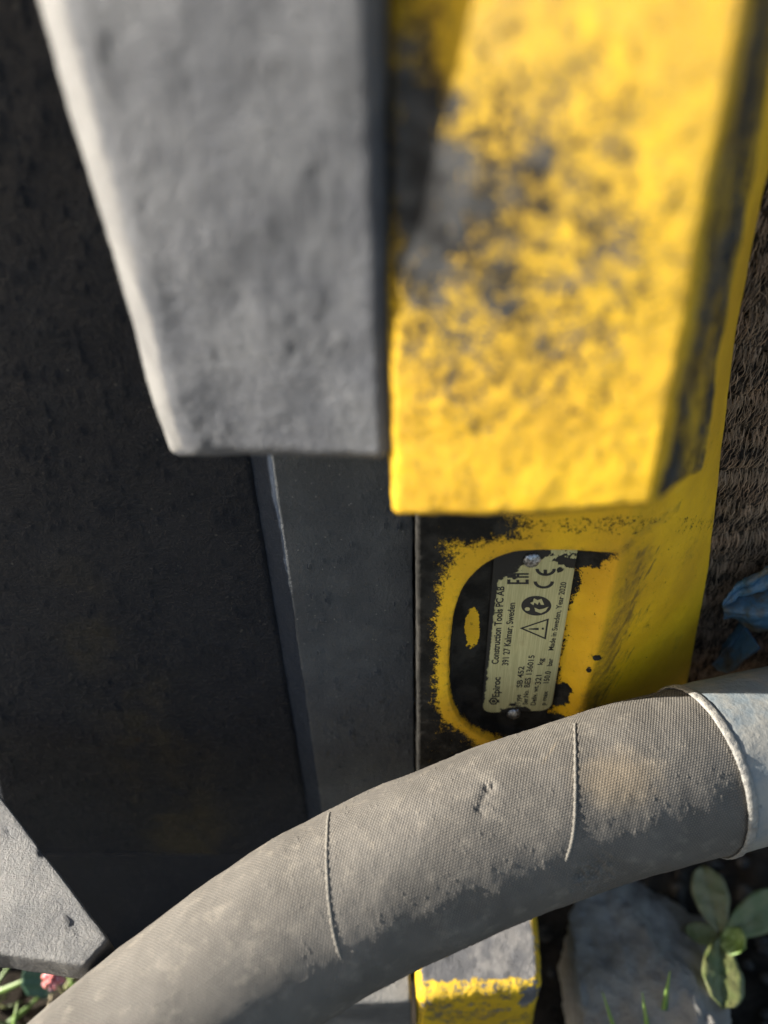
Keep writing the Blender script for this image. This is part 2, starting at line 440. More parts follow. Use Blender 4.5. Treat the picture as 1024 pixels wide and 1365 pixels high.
# black grease on the pocket floor up to the right-hand border of the plate, smear at top right
rb = 757 - (py - 790) * .150 + nz * 26
g1 = sstep(10, -8, px - rb)
smear = sstep(8, -8, py - (762 - (px - 760) * .22 + nz * 40)) * sstep(835, 800, px)
smear = np.maximum(smear, el(752, 775, 22, 26) * .8); smear = np.maximum(smear, sstep(1.2, .8, np.hypot((px - 744) / 17, (py - 926) / 15) + nz * 1.5)); smear = np.maximum(smear, el(720, 975, 60, 24))
gre = np.maximum(g1, smear) * inside
patch = sstep(1.15, .85, np.sqrt(((px - 630 - (py - 838) * -.05) / 10.5) ** 2 + ((py - 838) / 28) ** 2) ** 1.3 + nz * .9)
gre = gre * (1 - patch)
wear = wear * (1 - inside) + gre * 1.05 + inside * (1 - gre) * .12
wear = np.maximum(wear, sstep(1.3, .7, np.hypot((px - 796) / 8, (py - 877) / 5) + nz * 1.6) * .95); wear = np.maximum(wear, el(785, 893, 4, 4) * .8)
wear = np.maximum(wear, sstep(.004, .001, np.abs(v[:, 0] - .0093)) * .9)
dirt = np.zeros(len(v))
cx = 843 - (py - 720) * .34
band = np.exp(-((px - cx - 20) / 26) ** 2)
streak = np.maximum(fbm(v @ np.array([[1, 0, .35], [0, 1, 0], [-.35, 0, 1]]) * np.array([1.3, 1.3, .16]), 620, 4, 75) - .02, 0) * 3.2
dirt = np.clip(band * .62 + streak * .5 * (.35 + .65 * np.exp(-((px - cx - 45) / 45) ** 2)) * sstep(-10, 30, px - cx), 0, 1) * (v[:, 0] > .055) * sstep(700, 740, py)
dirt = np.maximum(dirt, sstep(40, 0, np.abs(px - (930 - (py - 700) * .1)) ) * 0)
dirt = np.maximum(dirt, (v[:, 0] > .06) * sstep(-10, 60, px - cx - 30) * .12)
dirt = np.maximum(dirt, np.exp(-(np.abs(sdp) / 16) ** 2) * .5 * isfront); dirt = np.maximum(dirt, sstep(.25, .6, wear) * .5); dirt = np.maximum(dirt, np.clip(nz2 * 1.2 + .12, 0, .45))
attr(me, 'wear', wear); attr(me, 'dirt', dirt)
displace(me, lambda c: fbm(c, 300, 4, 73, .6) * .00035 * (1 + 1.2 * (wear > .5)) + fbm(c, 60, 2, 74) * .0005)
keep(link('body', me, m_paint), breaker)

# ---- the lug standing out in front, out of focus
fl = column(PY(521, 693, .1303), PY(519, 0, .1300)); fr = column(PY(876, 692, .1122), PY(1003, 30, .1112))
bl = column((.0022, .166, .3305), (.0022, .166, .42)); br = column(PY(930, 657, .166), PY(1040, 30, .166))
c8 = corners(fl, fr, bl, br)
me = slab_mesh('front_lug', c8, (240, 380, 40), .0030, 8)
c = co_of(me)
# the lower right corner sweeps upwards
k = sstep(.030, .054, c[:, 0]) * sstep(.350, .3305, c[:, 2]); c[:, 2] += k * .0058; set_co(me, c)
displace(me, lambda c: fbm(c, 55, 3, 81, .5) * .0016 + fbm(c, 130, 3, 82, .6) * .0009)
c = co_of(me); px, py = proj(c)
w = .15 + .20 * sstep(1.2, .3, np.sqrt(((px - 690) / 250) ** 2 + ((py - 310) / 340) ** 2)) + fbm(c, 40, 2, 88) * .22
for (x, y, rx, ry, a) in [(685, 248, 46, 58, .42), (722, 211, 30, 40, .3), (664, 380, 24, 34, .42), (622, 295, 40, 60, .5), (595, 237, 40, 50, .45), (827, 337, 34, 30, .38),
                          (806, 295, 26, 26, .34), (827, 205, 24, 22, .36), (738, 285, 20, 22, .3), (674, 422, 20, 18, .38), (595, 522, 34, 30, .36), (622, 574, 18, 16, .38),
                          (572, 617, 9, 8, .5), (754, 448, 22, 20, .32), (733, 474, 14, 12, .3), (580, 337, 36, 60, .45), (775, 95, 60, 60, .16), (550, 190, 44, 200, 1.5),  # tall last blob: worn black plus the grey tab's cast shadow painted in
                          (640, 340, 120, 150, .16), (800, 330, 60, 110, .12), (640, 150, 60, 90, .15)]:
    w += .50 * a * np.exp(-(((px - x) / rx) ** 2 + ((py - y) / ry) ** 2))
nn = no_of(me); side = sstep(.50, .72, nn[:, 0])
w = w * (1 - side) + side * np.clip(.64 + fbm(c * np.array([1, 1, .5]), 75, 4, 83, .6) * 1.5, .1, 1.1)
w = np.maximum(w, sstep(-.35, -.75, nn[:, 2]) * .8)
attr(me, 'wear', w); attr(me, 'dirt', np.clip(fbm(c, 60, 4, 84) * .9 + .10 + .35 * np.exp(-(((px - 740) / 150) ** 2 + ((py - 60) / 130) ** 2)), 0, .6))
keep(link('front_lug', me, m_tab), breaker)

# ---- lower lug under the hose, sunlit
c8 = box8(.0065, .0645, .030, .080, .19, .1245)
c8[1][0][1] = (.0600, .1280, .030); c8[1][1][1] = (.0600, .1285, .080); c8[1][1][0] = (.0668, .19, .080); c8[1][0][0] = (.0668, .19, .03)
me = slab_mesh('lower_lug', c8, (150, 60, 160), .0042, 8)
displace(me, lambda c: fbm(c, 70, 5, 91, .6) * .0024)
c = co_of(me); nn = no_of(me); px, py = proj(c)
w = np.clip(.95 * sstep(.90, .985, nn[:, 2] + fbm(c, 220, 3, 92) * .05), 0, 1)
inner = np.minimum(c[:, 1] - .129, .0625 - c[:, 0])
w = np.maximum(w * sstep(.0005, .0035, inner + fbm(c, 130, 4, 95) * .008), .08)
w = np.maximum(w, sstep(1.3, .7, np.hypot((px - 708 + (py - 1322) * .5) / 11, (py - 1324) / 17) + fbm(c, 260, 3, 96) * 1.6))
w = np.maximum(w, .36 + fbm(c, 200, 3, 97) * .5)
attr(me, 'wear', w); attr(me, 'dirt', np.clip(fbm(c, 120, 4, 93) * .8 + .15, 0, .6))
keep(link('lower_lug', me, m_lug), breaker)
# neck of the breaker joining body and lower lug, hidden behind the hose
me = slab_mesh('lower_neck', box8(.0095, .060, .04, .112, .26, .175), (30, 30, 20), .002)
attr(me, 'wear', np.full(len(me.vertices), .8)); attr(me, 'dirt', np.zeros(len(me.vertices)))
keep(link('lower_neck', me, m_paint), breaker)

# ---- nameplate
YP = YB + POCKET - .0009                                 # front of the plate
kp = YP / .1709
pl_x0, pl_x1, pl_z0, pl_z1 = .0328 * kp, .0583 * kp, CAM_H + (.2085 - CAM_H) * kp, CAM_H + (.2885 - CAM_H) * kp
me = slab_mesh('nameplate', box8(pl_x0, pl_x1, pl_z0, pl_z1, YP + .0012, YP), (70, 200, 2), .00035, 2)
c = co_of(me)
# rounded corners
rc = .0045
for (sx, sz, x0, z0) in [(-1, 1, pl_x0, pl_z1), (-1, -1, pl_x0, pl_z0), (1, -1, pl_x1, pl_z0), (1, 1, pl_x1, pl_z1)]:
    ax = (c[:, 0] - (x0 - sx * rc)) * sx; az = (c[:, 2] - (z0 - sz * rc)) * sz
    mk = (ax > 0) & (az > 0); l = np.hypot(ax, az); mxx = np.maximum(ax, az)
    f = np.where(mk & (l > 1e-9), mxx / np.maximum(l, 1e-9), 1)
    c[:, 0] = np.where(mk, x0 - sx * rc + sx * ax * f, c[:, 0]); c[:, 2] = np.where(mk, z0 - sz * rc + sz * az * f, c[:, 2])
set_co(me, c)
px, py = proj(c); nz = fbm(c, 420, 5, 101, .6)
def el2(cx, cy, rx, ry): return sstep(1.3, .7, np.sqrt(((px - cx) / rx) ** 2 + ((py - cy) / ry) ** 2) + nz * .9)
gr = np.maximum.reduce([el2(664, 752, 34, 20), el2(698, 738, 34, 15), sstep(1.25, .6, np.hypot((px - 752) / 24, (py - 748) / 11) + nz * 3.2), el2(686, 956, 24, 16), el2(735, 968, 60, 14), el2(648, 968, 40, 16),
                        sstep(6, -2, px - (664 - (py - 770) * .115) + nz * 6) * .7])
attr(me, 'grime', gr)
m_plate, t, b = newmat('printed_aluminium'); g = T(t)
gg = g.math('ADD', g.attr('grime'), g.math('MULTIPLY', g.math('SUBTRACT', g.noise(700, 5, .65), .5), .5))
gk = g.ramp(gg, .4, .62)
brushed = g.noise(1, 3, .5, stretch=(2600, 400, 90))
base = g.mix(g.ramp(brushed, .3, .7), (.50, .48, .24), (.64, .615, .33))
base = g.mix(g.math('MULTIPLY', g.ramp(g.noise(120, 4), .55, .75), .35), base, (.36, .27, .13))
g.lk(g.mix(gk, base, (.015, .0145, .0125)), b.inputs['Base Color'])
g.lk(g.ramp(gk, 0, 1, .34, .7), b.inputs['Roughness']); g.lk(g.ramp(gk, 0, 1, .35, 0), b.inputs['Metallic'])
g.lk(g.bump(gg, .0002), b.inputs['Normal'])
plate = link('nameplate', me, m_plate); keep(plate, breaker)
m_ink = simple('black_print', (.022, .022, .020), .6)
INKY = YP - .00006
def Z(x, y): return PY(540 + x / 3.2, 690 + y / 3.2, INKY)      # a spot of the close view of the plate
def flat(name, polys):
    """polys: list of (outline [, hole]) lists of 3-D points"""
    bm = bmesh.new()
    for p in polys:
        bm.faces.new([bm.verts.new(q) for q in p])
    bmesh.ops.triangulate(bm, faces=bm.faces)
    me = bpy.data.meshes.new(name); bm.to_mesh(me); bm.free()
    c = co_of(me); c[:, 1] = INKY; set_co(me, c)
    o = link(name, me, m_ink, None, smooth=False); sub(o); return o
def sub(o):
    o.parent = plate; o.matrix_parent_inverse = plate.matrix_parent_inverse.inverted() if False else Matrix.Identity(4)
    o.matrix_parent_inverse = (Matrix.Translation(Vector(breaker.location)) @ plate.matrix_parent_inverse).inverted()
def text(s, a, b, cap, bold=0.022):
    """write s from a to b (spots of the close view, along the baseline), cap = capital height in close-view pixels"""
    cu = bpy.data.curves.new('t', 'FONT'); cu.body = s; cu.size = 1; cu.offset = bold; cu.resolution_u = 4
    to = bpy.data.objects.new('t', cu); COL.objects.link(to); bpy.context.view_layer.update()
    me = bpy.data.meshes.new_from_object(to.evaluated_get(bpy.context.evaluated_depsgraph_get()))
    bpy.data.objects.remove(to)
    c = co_of(me); x0, x1 = c[:, 0].min(), c[:, 0].max()
    A, E = Z(*a), Z(*b); u = E - A
    H = np.linalg.norm(Z(a[0] - cap, a[1]) - A); up = np.array([-u[2], 0, u[0]]); up /= np.linalg.norm(up)
    if up[0] > 0: up = -up
    t = (c[:, 0] - x0) / (x1 - x0)
    q = A + t[:, None] * u + (c[:, 1] / .70)[:, None] * H * up
    q[:, 1] = INKY; set_co(me, q); me.name = 'lettering'
    me.materials.clear()
    o = link('lettering', me, m_ink, None, smooth=False); sub(o); return o
text('Epiroc', (401, 765), (407, 680), 30, .03)
text('Construction Tools PC AB', (398, 624), (424, 293), 29, .025)
text('391 27 Kalmar, Sweden', (440, 630), (470, 363), 27, .022)
text('Type', (490, 797), (494, 755), 22); text('SB 452', (499, 724), (509, 634), 24)
text('Ser.No.', (522, 797), (528, 735), 21); text('BES 136015', (531, 724), (553, 587), 24)
text('Deliv. wt.', (556, 800), (570, 715), 21); text('321', (578, 711), (583, 671), 24); text('kg', (586, 628), (592, 600), 22)
text('p max', (598, 800), (610, 740), 20); text('150.0', (613, 706), (623, 655), 24); text('bar', (626, 633), (632, 600), 22)
text('Made in Sweden, Year 2020', (633, 566), (689, 275), 23, .016)
# maker's mark: a hexagonal nut shape
def ring(cx, cy, rx, ry, k=.6, n=6, a0=0.):
    out = []
    for i in range(n):
        t0, t1 = a0 + 2 * math.pi * i / n, a0 + 2 * math.pi * (i + 1) / n
        f = lambda t, s: Z(cx + rx * s * math.cos(t), cy + ry * s * math.sin(t))
        out.append([f(t0, 1), f(t1, 1), f(t1, k), f(t0, k)])
    return out
flat('maker_mark', ring(378, 783, 21, 17, .62) + ring(378, 783, 9, 7, .1) + [[Z(357, 786), Z(362, 790), Z(362, 778), Z(357, 780)], [Z(394, 788), Z(402, 790), Z(402, 778), Z(394, 776)]])
# warning triangle
ap, b1, b2 = np.array((489, 472.)), np.array((614, 430.)), np.array((601, 520.)); cen = (ap + b1 + b2) / 3
def ins_(p, k): return cen + (p - cen) * k
tri = [ap, b1, b2]; k = .80
flat('warning_symbol', [[Z(*tri[i]), Z(*tri[(i + 1) % 3]), Z(*ins_(tri[(i + 1) % 3], k)), Z(*ins_(tri[i], k))] for i in range(3)]
     + [[Z(527, 474), Z(570, 470), Z(570, 480), Z(527, 477)], [Z(583, 470), Z(592, 469), Z(592, 478), Z(583, 478)]])
# read-the-manual disc: reader and open book left blank in a dark disc
def disc(cx, cy, rx, ry, n=40): return [(cx + rx * math.cos(2 * math.pi * i / n), cy + ry * math.sin(2 * math.pi * i / n)) for i in range(n)]
flat('manual_symbol', [[Z(*p) for p in disc(560, 376, 64, 42)]])
m_blank = simple('plate_metal', (.58, .55, .29), .4, .35)
INKY -= .00004
for nm, pl in [('manual_symbol_head', disc(522, 390, 11, 8, 20)), ('manual_symbol_book', [(534, 364), (546, 358), (550, 344), (566, 352), (582, 346), (594, 372), (580, 372), (572, 358), (566, 372), (552, 362), (548, 374)]),
               ('manual_symbol_arm', [(552, 384), (556, 400), (580, 408), (600, 398), (612, 380), (592, 388), (572, 392)])]:
    o = flat(nm, [[Z(*p) for p in pl]]); o.data.materials.clear(); o.data.materials.append(m_blank)
INKY += .00004
# CE mark: two open arcs (reading upwards) with the tongue of the E
def arc(cx, cy, rx, ry, a0, a1, k=.66, n=22):
    out = []
    for i in range(n):
        t0, t1 = a0 + (a1 - a0) * i / n, a0 + (a1 - a0) * (i + 1) / n
        f = lambda t, s: Z(cx + rx * s * math.cos(t), cy + ry * s * math.sin(t)) if s == 1 else Z(cx + (rx - 15) * math.cos(t), cy + (ry - 10) * math.sin(t))
        out.append([f(t0, 1), f(t1, 1), f(t1, k), f(t0, k)])
    return out
flat('conformity_mark', arc(592, 272, 44, 31, .02, math.pi - .02) + arc(600, 218, 44, 31, .02, math.pi - .02) + [[Z(591, 222), Z(606, 222), Z(606, 242), Z(591, 242)]])
# square EAC mark
def rect(x0, y0, x1, y1): return [Z(x0, y0), Z(x1, y0), Z(x1, y1), Z(x0, y1)]
sx, ex = 436, 528
flat('customs_mark', [rect(sx, 276, ex, 284), rect(sx, 264, sx + 14, 276), rect(475, 266, 488, 276), rect(ex - 14, 264, ex, 276),
                      rect(sx, 250, ex, 257), rect(sx, 244, sx + 13, 250), rect(sx, 237, ex, 244), rect(476, 244, 488, 250),
                      ])
# rivets
m_rivet = simple('zinc_rivet', (.55, .58, .62), .32, .9, 900, .0003, (.12, .12, .12))
def rivet(x, y, r):
    c0 = PY(x, y, YP); bm = bmesh.new(); bmesh.ops.create_uvsphere(bm, u_segments=20, v_segments=12, radius=r)
    for v_ in bm.verts:
        v_.co = Vector((v_.co.x, v_.co.y * .55, v_.co.z)) + Vector(c0)
    me = bpy.data.meshes.new('rivet'); bm.to_mesh(me); bm.free()
    displace(me, lambda c: fbm(c, 900, 3, 111) * .0006)
    o = link('rivet', me, m_rivet); sub(o)
rivet(709, 746, .0029); rivet(685, 951, .0027)

# ================================================================== hose
HC = np.array([PD(*p) for p in [(1330, 930, .284), (1200, 960, .270), (1080, 988, .2585), (960, 1017, .2500), (795, 1062, .2425), (605, 1133, .236), (437, 1213, .2305), (250, 1345, .222), (90, 1490, .208), (-60, 1660, .19), (-200, 1850, .17)]])
RH = .0262
path = catmull(HC, 60)
seg = np.linalg.norm(np.diff(path, axis=0), axis=1); S = np.concatenate([[0], np.cumsum(seg)])
def path_at(s): return np.stack([np.interp(s, S, path[:, i]) for i in range(3)], -1)
def frames(s):
    e = 1e-3; t = path_at(s + e) - path_at(s - e); t /= np.linalg.norm(t, axis=1, keepdims=True)
    up = np.array([0, -.6, .8]); a = up - (t @ up)[:, None] * t; a /= np.linalg.norm(a, axis=1, keepdims=True)
    return t, a, np.cross(t, a)
def tube(name, s, rad, nth, mat, parent, disp=None):
    t, a, b_ = frames(s); th_ = np.linspace(0, 2 * math.pi, nth, endpoint=False)
    cc = path_at(s); r = np.broadcast_to(np.asarray(rad, float), s.shape)
    v = cc[:, None, :] + r[:, None, None] * (np.cos(th_)[None, :, None] * a[:, None, :] + np.sin(th_)[None, :, None] * b_[:, None, :])
    v = v.reshape(-1, 3); me = mesh_np(name, v, grid_quads(nth, len(s), True))
    bm = bmesh.new(); bm.from_mesh(me); bmesh.ops.recalc_face_normals(bm, faces=bm.faces); bm.to_mesh(me); bm.free()
    # uv in metres
    U_ = np.repeat(s, nth); V_ = np.tile(th_ * RH, len(s)); li = np.empty(len(me.loops), dtype=np.int32); me.loops.foreach_get('vertex_index', li)
    uvl = me.uv_layers.new(name='UVMap'); uu = U_[li].copy(); vv = V_[li].copy()
    vv4 = vv.reshape(-1, 4); wrap = (vv4.max(1) - vv4.min(1)) > RH; vv4[wrap] = np.where(vv4[wrap] < RH, vv4[wrap] + 2 * math.pi * RH, vv4[wrap])
    uvl.data.foreach_set('uv', np.stack([uu, vv4.ravel()], -1).astype(np.float32).ravel())
    if disp: displace(me, disp)
    return keep(link(name, me, mat), parent)
hose = thing('hydraulic_hose', 'thick hose in dusty grey woven fabric sleeve crossing the lower picture', 'hose', (0.03, .13, 0))
# fabric
m_cloth, t, b = newmat('dusty_woven_sleeve'); g = T(t)
uv = g.uv(); sx_ = g.n('ShaderNodeSeparateXYZ'); g.lk(uv, sx_.inputs[0]); uu, vv = sx_.outputs[0], sx_.outputs[1]
wob = g.noise(60, 3); 
P1, P2 = .00095, 2 * math.pi * RH / 220
A_ = g.math('MULTIPLY', uu, 2 * math.pi / P1); A_ = g.math('ADD', A_, g.math('MULTIPLY', vv, .5 * 2 * math.pi / P2)); A_ = g.math('ADD', A_, g.math('MULTIPLY', wob, 5))
B_ = g.math('ADD', g.math('MULTIPLY', vv, 2 * math.pi / P2), g.math('MULTIPLY', wob, 4))
weave = g.math('MULTIPLY', g.math('ADD', g.math('SINE', A_), 1.), g.math('ADD', g.math('SINE', B_), 1.))    # 0..4
weave = g.math('MULTIPLY', weave, .25)
big = g.noise(28, 6, .6); mid = g.noise(180, 5, .6); fine = g.noise(1500, 3, .6)
col = g.mix(g.ramp(big, .35, .7), (.086, .079, .069), (.146, .134, .117))
col = g.mix(g.math('MULTIPLY', g.ramp(mid, .5, .75), .45), col, (.27, .24, .195))
col = g.mix(g.math('MULTIPLY', g.ramp(weave, .25, .9), .34), col, (.38, .34, .28))
col = g.mix(g.math('MULTIPLY', g.ramp(weave, .2, .0), .35), col, (.06, .057, .052))
st = g.attr('stain'); col = g.mix(g.math('MULTIPLY', g.ramp(g.math('ADD', st, g.math('MULTIPLY', g.math('SUBTRACT', mid, .5), .9)), .25, .95), .30), col, (.30, .225, .135))
g.lk(col, b.inputs['Base Color']); b.inputs['Roughness'].default_value = .8; b.inputs['Specular IOR Level'].default_value = .25
hh = g.math('ADD', weave, g.math('MULTIPLY', fine, .7)); hh = g.math('ADD', hh, g.math('MULTIPLY', mid, 1.2))
g.lk(g.bump(hh, .00021, .9), b.inputs['Normal'])
# where things sit along the hose
def s_of_px(x, y):
    q = path; a_, b2 = proj(q); return S[np.argmin((a_ - x) ** 2 + (b2 - y) ** 2)]
s_f = s_of_px(928, 1026)
sA = np.concatenate([np.linspace(s_f - .012, S[-1] - .14, 760), np.linspace(S[-1] - .14, S[-1] - .004, 60)[1:]])
def sleeve_disp(c):
    return fbm(c, 35, 3, 121) * .0022 + fbm(c, 210, 4, 122, .6) * .00028 + np.maximum(fbm(c, 900, 2, 123) - .22, 0) * .0011
sleeve = tube('fabric_sleeve', sA, RH, 300, m_cloth, hose, sleeve_disp)
me = sleeve.data; c = co_of(me); px, py = proj(c); fr = (no_of(me) @ B) > -.2
stn = np.exp(-(((px - 825) / 70) ** 2 + ((py - 1040) / 45) ** 2)) * 1.0
dl = np.abs((px - 732) * .83 + (py - 1005) * .55); al = np.abs((py - 1005) * .83 - (px - 732) * .55)
stn = np.maximum(stn, sstep(4, .5, dl) * sstep(34, 10, al) * .6)
attr(me, 'stain', stn * fr)
# nicks in the cloth
for (x, y, r, dp) in [(652, 1049, 7, .0022), (645, 1062, 6, .001), (640, 1078, 9, .0008), (700, 1290, 5, .001), (800, 1160, 22, .0016), (775, 1172, 16, .0018)]:
    c = co_of(me); n_ = no_of(me); k = np.exp(-(((px - x) / r) ** 2 + ((py - y) / r) ** 2)) * fr
    set_co(me, c - n_ * (k * dp * (.6 + 1.6 * fbm(c, 700, 3, 131)))[:, None])
# ferrule: blue-grey painted metal, pale lip
m_fer, t, b = newmat('dusty_blue_grey_metal'); g = T(t)
n1 = g.noise(55, 6, .62); n2 = g.noise(330, 4, .6)
col = g.mix(g.ramp(n1, .40, .62), (.17, .20, .215), (.275, .265, .235))
col = g.mix(g.math('MULTIPLY', g.ramp(n2, .60, .72), .6), col, (.06, .075, .085))
g.lk(col, b.inputs['Base Color']); b.inputs['Roughness'].default_value = .55
g.lk(g.bump(g.math('ADD', n1, g.math('MULTIPLY', n2, .5)), .0008), b.inputs['Normal'])
m_lip = simple('worn_pale_lip', (.30, .285, .25), .6, 0, 500, .0008, (.20, .19, .17))
sF = np.linspace(.002, s_f, 120); rF = np.full(120, RH * 1.045); rF[-1] = RH * .985; rF[-2] = RH * 1.02; rF[-3] = RH * 1.04
fer = tube('ferrule', sF, rF, 160, m_fer, hose, lambda c: fbm(c, 160, 3, 141) * .0004)
tl = np.linspace(0, 2 * math.pi, 13)
sl_ = s_f - .0004 + np.cos(tl) * .0016; rl = RH * 1.045 + np.sin(tl) * .0006 + .0001
lip = tube('lip', sl_, rl, 160, m_lip, hose, lambda c: fbm(c, 500, 3, 142) * .0007)
lip.parent = fer; lip.matrix_parent_inverse = (Matrix.Translation(Vector(hose.location)) @ fer.matrix_parent_inverse).inverted()

# seams: slanting rows of stitching laid on the sleeve
m_seam = simple('pale_seam_thread', (.20, .182, .152), .8, 0, 1600, .0005, (.15, .14, .12))
def hit(x, y):
    r = ray(x, y); r = r / np.linalg.norm(r); p = CP.copy()
    ok = False
    for _ in range(300):
        d = np.linalg.norm(path - p, axis=1).min() - RH
        if d < 1e-4: ok = True; break
        p = p + r * d * .8
    return p if ok else None
def seam(pix):
    P = np.array([q for q in (hit(*p) for p in pix) if q is not None]); Q = catmull(P, 14)
    # snap onto the sleeve surface as displaced
    sc_ = co_of(sleeve.data)
    for i in range(len(Q)):
        d = np.sum((sc_ - Q[i]) ** 2, 1); k = np.argsort(d)[:6]; cen_ = path[np.argmin(np.sum((path - Q[i]) ** 2, 1))]
        rr = np.linalg.norm(sc_[k] - cen_, axis=1).mean(); u = Q[i] - cen_; Q[i] = cen_ + u / np.linalg.norm(u) * (rr + .00005)
    n = 8; vs = []; 
    for i in range(len(Q)):
        t_ = Q[min(i + 1, len(Q) - 1)] - Q[max(i - 1, 0)]; t_ /= np.linalg.norm(t_); u = Q[i] - path[np.argmin(np.sum((path - Q[i]) ** 2, 1))]; u -= (u @ t_) * t_; u /= np.linalg.norm(u); w_ = np.cross(t_, u)
        rr = .00046 * (1 + .35 * math.sin(i * 1.9)) * min(1, .25 + (len(Q) - 1 - i) / 8)
        vs += [Q[i] + rr * (.75 * math.cos(a) * u + math.sin(a) * w_) for a in np.linspace(0, 2 * math.pi, n, endpoint=False)]
    me = mesh_np('seam', np.array(vs), grid_quads(n, len(Q), True))
    bm = bmesh.new(); bm.from_mesh(me); bmesh.ops.recalc_face_normals(bm, faces=bm.faces); bm.to_mesh(me); bm.free()
    keep(link('seam', me, m_seam), hose)
seam([(439, 1083), (436, 1110), (435, 1150), (438, 1200), (445, 1246), (455, 1280)])
seam([(766, 962), (767, 1000), (767, 1050), (765, 1100), (761, 1125), (754, 1148)])

# ================================================================== fibre mat on the right
mat_t = thing('fibre_mat', 'shaggy dark brown ridged fibre mat beside the yellow body', 'mat', (.16, .225, 0))
m_mat = simple('dark_brown_felt', (.08, .062, .046), .95, 0, 500, .002, (.018, .015, .012), .1)
nxm, nzm = 160, 420
xs = np.linspace(.098, .30, nxm); zs = np.linspace(.02, .52, nzm); XX, ZZ = np.meshgrid(xs, zs)
def mat_y(x, z):
    p = np.stack([x, 0 * x, z], -1)
    w_ = z + fbm(p, 16, 3, 151) * .016
    rid = np.abs(np.sin(math.pi * w_ / .0145)) ** .7
    return .219 - rid * .0088 - fbm(p, 70, 4, 152, .6) * .010 + np.maximum(.02 - (x - .098), 0) * .2
yy = mat_y(XX.ravel(), ZZ.ravel())
v = np.stack([XX.ravel(), yy, ZZ.ravel()], -1); vb = v.copy(); vb[:, 1] = .24
me = mesh_np('backing', np.concatenate([v, vb]), np.concatenate([grid_quads(nxm, nzm), grid_quads(nxm, nzm)[:, ::-1] + len(v)]))
keep(link('backing', me, m_mat), mat_t)
# fibres: short ribbons lying mostly upright on the ridges
nf = 42000
fx = rng.uniform(.098, .19, nf); fz = rng.uniform(.14, .43, nf); fy = mat_y(fx, fz)
an = rng.normal(.10, .17, nf); ln = rng.uniform(.003, .007, nf); out = rng.uniform(-.0002, .0022, nf); wd = rng.uniform(.00009, .00020, nf)
d0 = np.stack([np.sin(an), 0 * an, np.cos(an)], -1); sgn = rng.choice([-1, 1], nf); d0 *= sgn[:, None]
p0 = np.stack([fx, fy + .0003, fz], -1); p1 = p0 + d0 * (ln * .5)[:, None]; p2 = p0 + d0 * ln[:, None]
p1[:, 1] -= .0006 + out * .6; p2[:, 1] -= out * 1.0; p2 += rng.normal(0, .0006, (nf, 3))
sd_ = np.stack([np.cos(an), 0 * an, -np.sin(an)], -1) * wd[:, None]
vv_ = np.stack([p0 - sd_, p0 + sd_, p1 + sd_, p1 - sd_, p2 + sd_ * .3, p2 - sd_ * .3], 1).reshape(-1, 3)
kk = np.arange(nf)[:, None] * 6
qq = np.concatenate([kk + np.array([[0, 1, 2, 3]]), kk + np.array([[3, 2, 4, 5]])])
me = mesh_np('fibres', vv_, qq); attr(me, 'tone', np.repeat(rng.uniform(0, 1, nf), 6))
m_fib, t, b = newmat('fibre'); g = T(t); tn = g.attr('tone')
g.lk(g.mix(g.ramp(g.noise(90, 3), .45, .65), g.mix(tn, (.07, .05, .036), (.40, .285, .19)), g.mix(tn, (.11, .07, .045), (.46, .30, .19))), b.inputs['Base Color']); b.inputs['Roughness'].default_value = .8
b.inputs['Specular IOR Level'].default_value = .2
o = keep(link('fibres', me, m_fib), mat_t); o['kind'] = 'stuff'

# ================================================================== blue plastic
m_blue, t, b = newmat('blue_plastic_film'); g = T(t)
n1 = g.noise(70, 6, .65)
g.lk(g.mix(g.ramp(n1, .40, .58), (.06, .145, .235), (.085, .08, .062)), b.inputs['Base Color'])
b.inputs['Roughness'].default_value = .4; g.lk(g.bump(g.noise(160, 5), .0016), b.inputs['Normal'])
def film(name, edges, label, prof, seed):
    """crumpled strip between a lower and an upper edge; prof = depth of its folds across the strip"""
    lo, up = [catmull(np.array([PY(*p[:2], p[2]) for p in e]), 14) for e in edges]
    n = 30; vs = []; tt = np.linspace(0, 1, n); pf = np.interp(tt, *zip(*prof)); pf = np.convolve(np.pad(pf, 1, 'edge'), [.25, .5, .25], 'valid')
    for q0, (a_, c_) in enumerate(zip(lo, up)):
        grow = .25 + .75 * min(1, q0 / 22)
        for k in range(n): vs.append(a_ + (c_ - a_) * tt[k] + np.array([0, pf[k] * grow, 0]))
    vs = np.array(vs); vs[:, 1] += fbm(vs, 90, 4, seed, .6) * .006; vs[:, 2] += fbm(vs, 90, 3, seed + 5) * .005
    me = mesh_np(name, vs, grid_quads(n, len(lo))); o = link(name, me, m_blue)
    md = o.modifiers.new('t', 'SOLIDIFY'); md.thickness = .0006
    tag(o, label, 'plastic'); return o
film('plastic_strip', ([(967, 832, .199), (986, 838, .197), (1008, 848, .194), (1060, 842, .19), (1110, 838, .19)], [(962, 806, .200), (986, 786, .200), (1012, 771, .198), (1060, 745, .198), (1110, 720, .2)]),
     'upper crumpled blue plastic strip poking out of the brown mat', [(0, .004), (.25, -.001), (.5, -.004), (.56, .010), (.64, .011), (.74, -.001), (.84, .006), (.95, .001), (1, .004)], 161)
film('plastic_strip', ([(960, 898, .203), (975, 897, .199), (990, 885, .198), (1012, 866, .197)], [(949, 888, .205), (966, 874, .203), (984, 852, .204), (996, 836, .204)]),
     'lower torn blue plastic strip just above the pale hose end', [(0, .001), (.4, -.003), (.6, .003), (.78, .007), (1, .001)], 171)

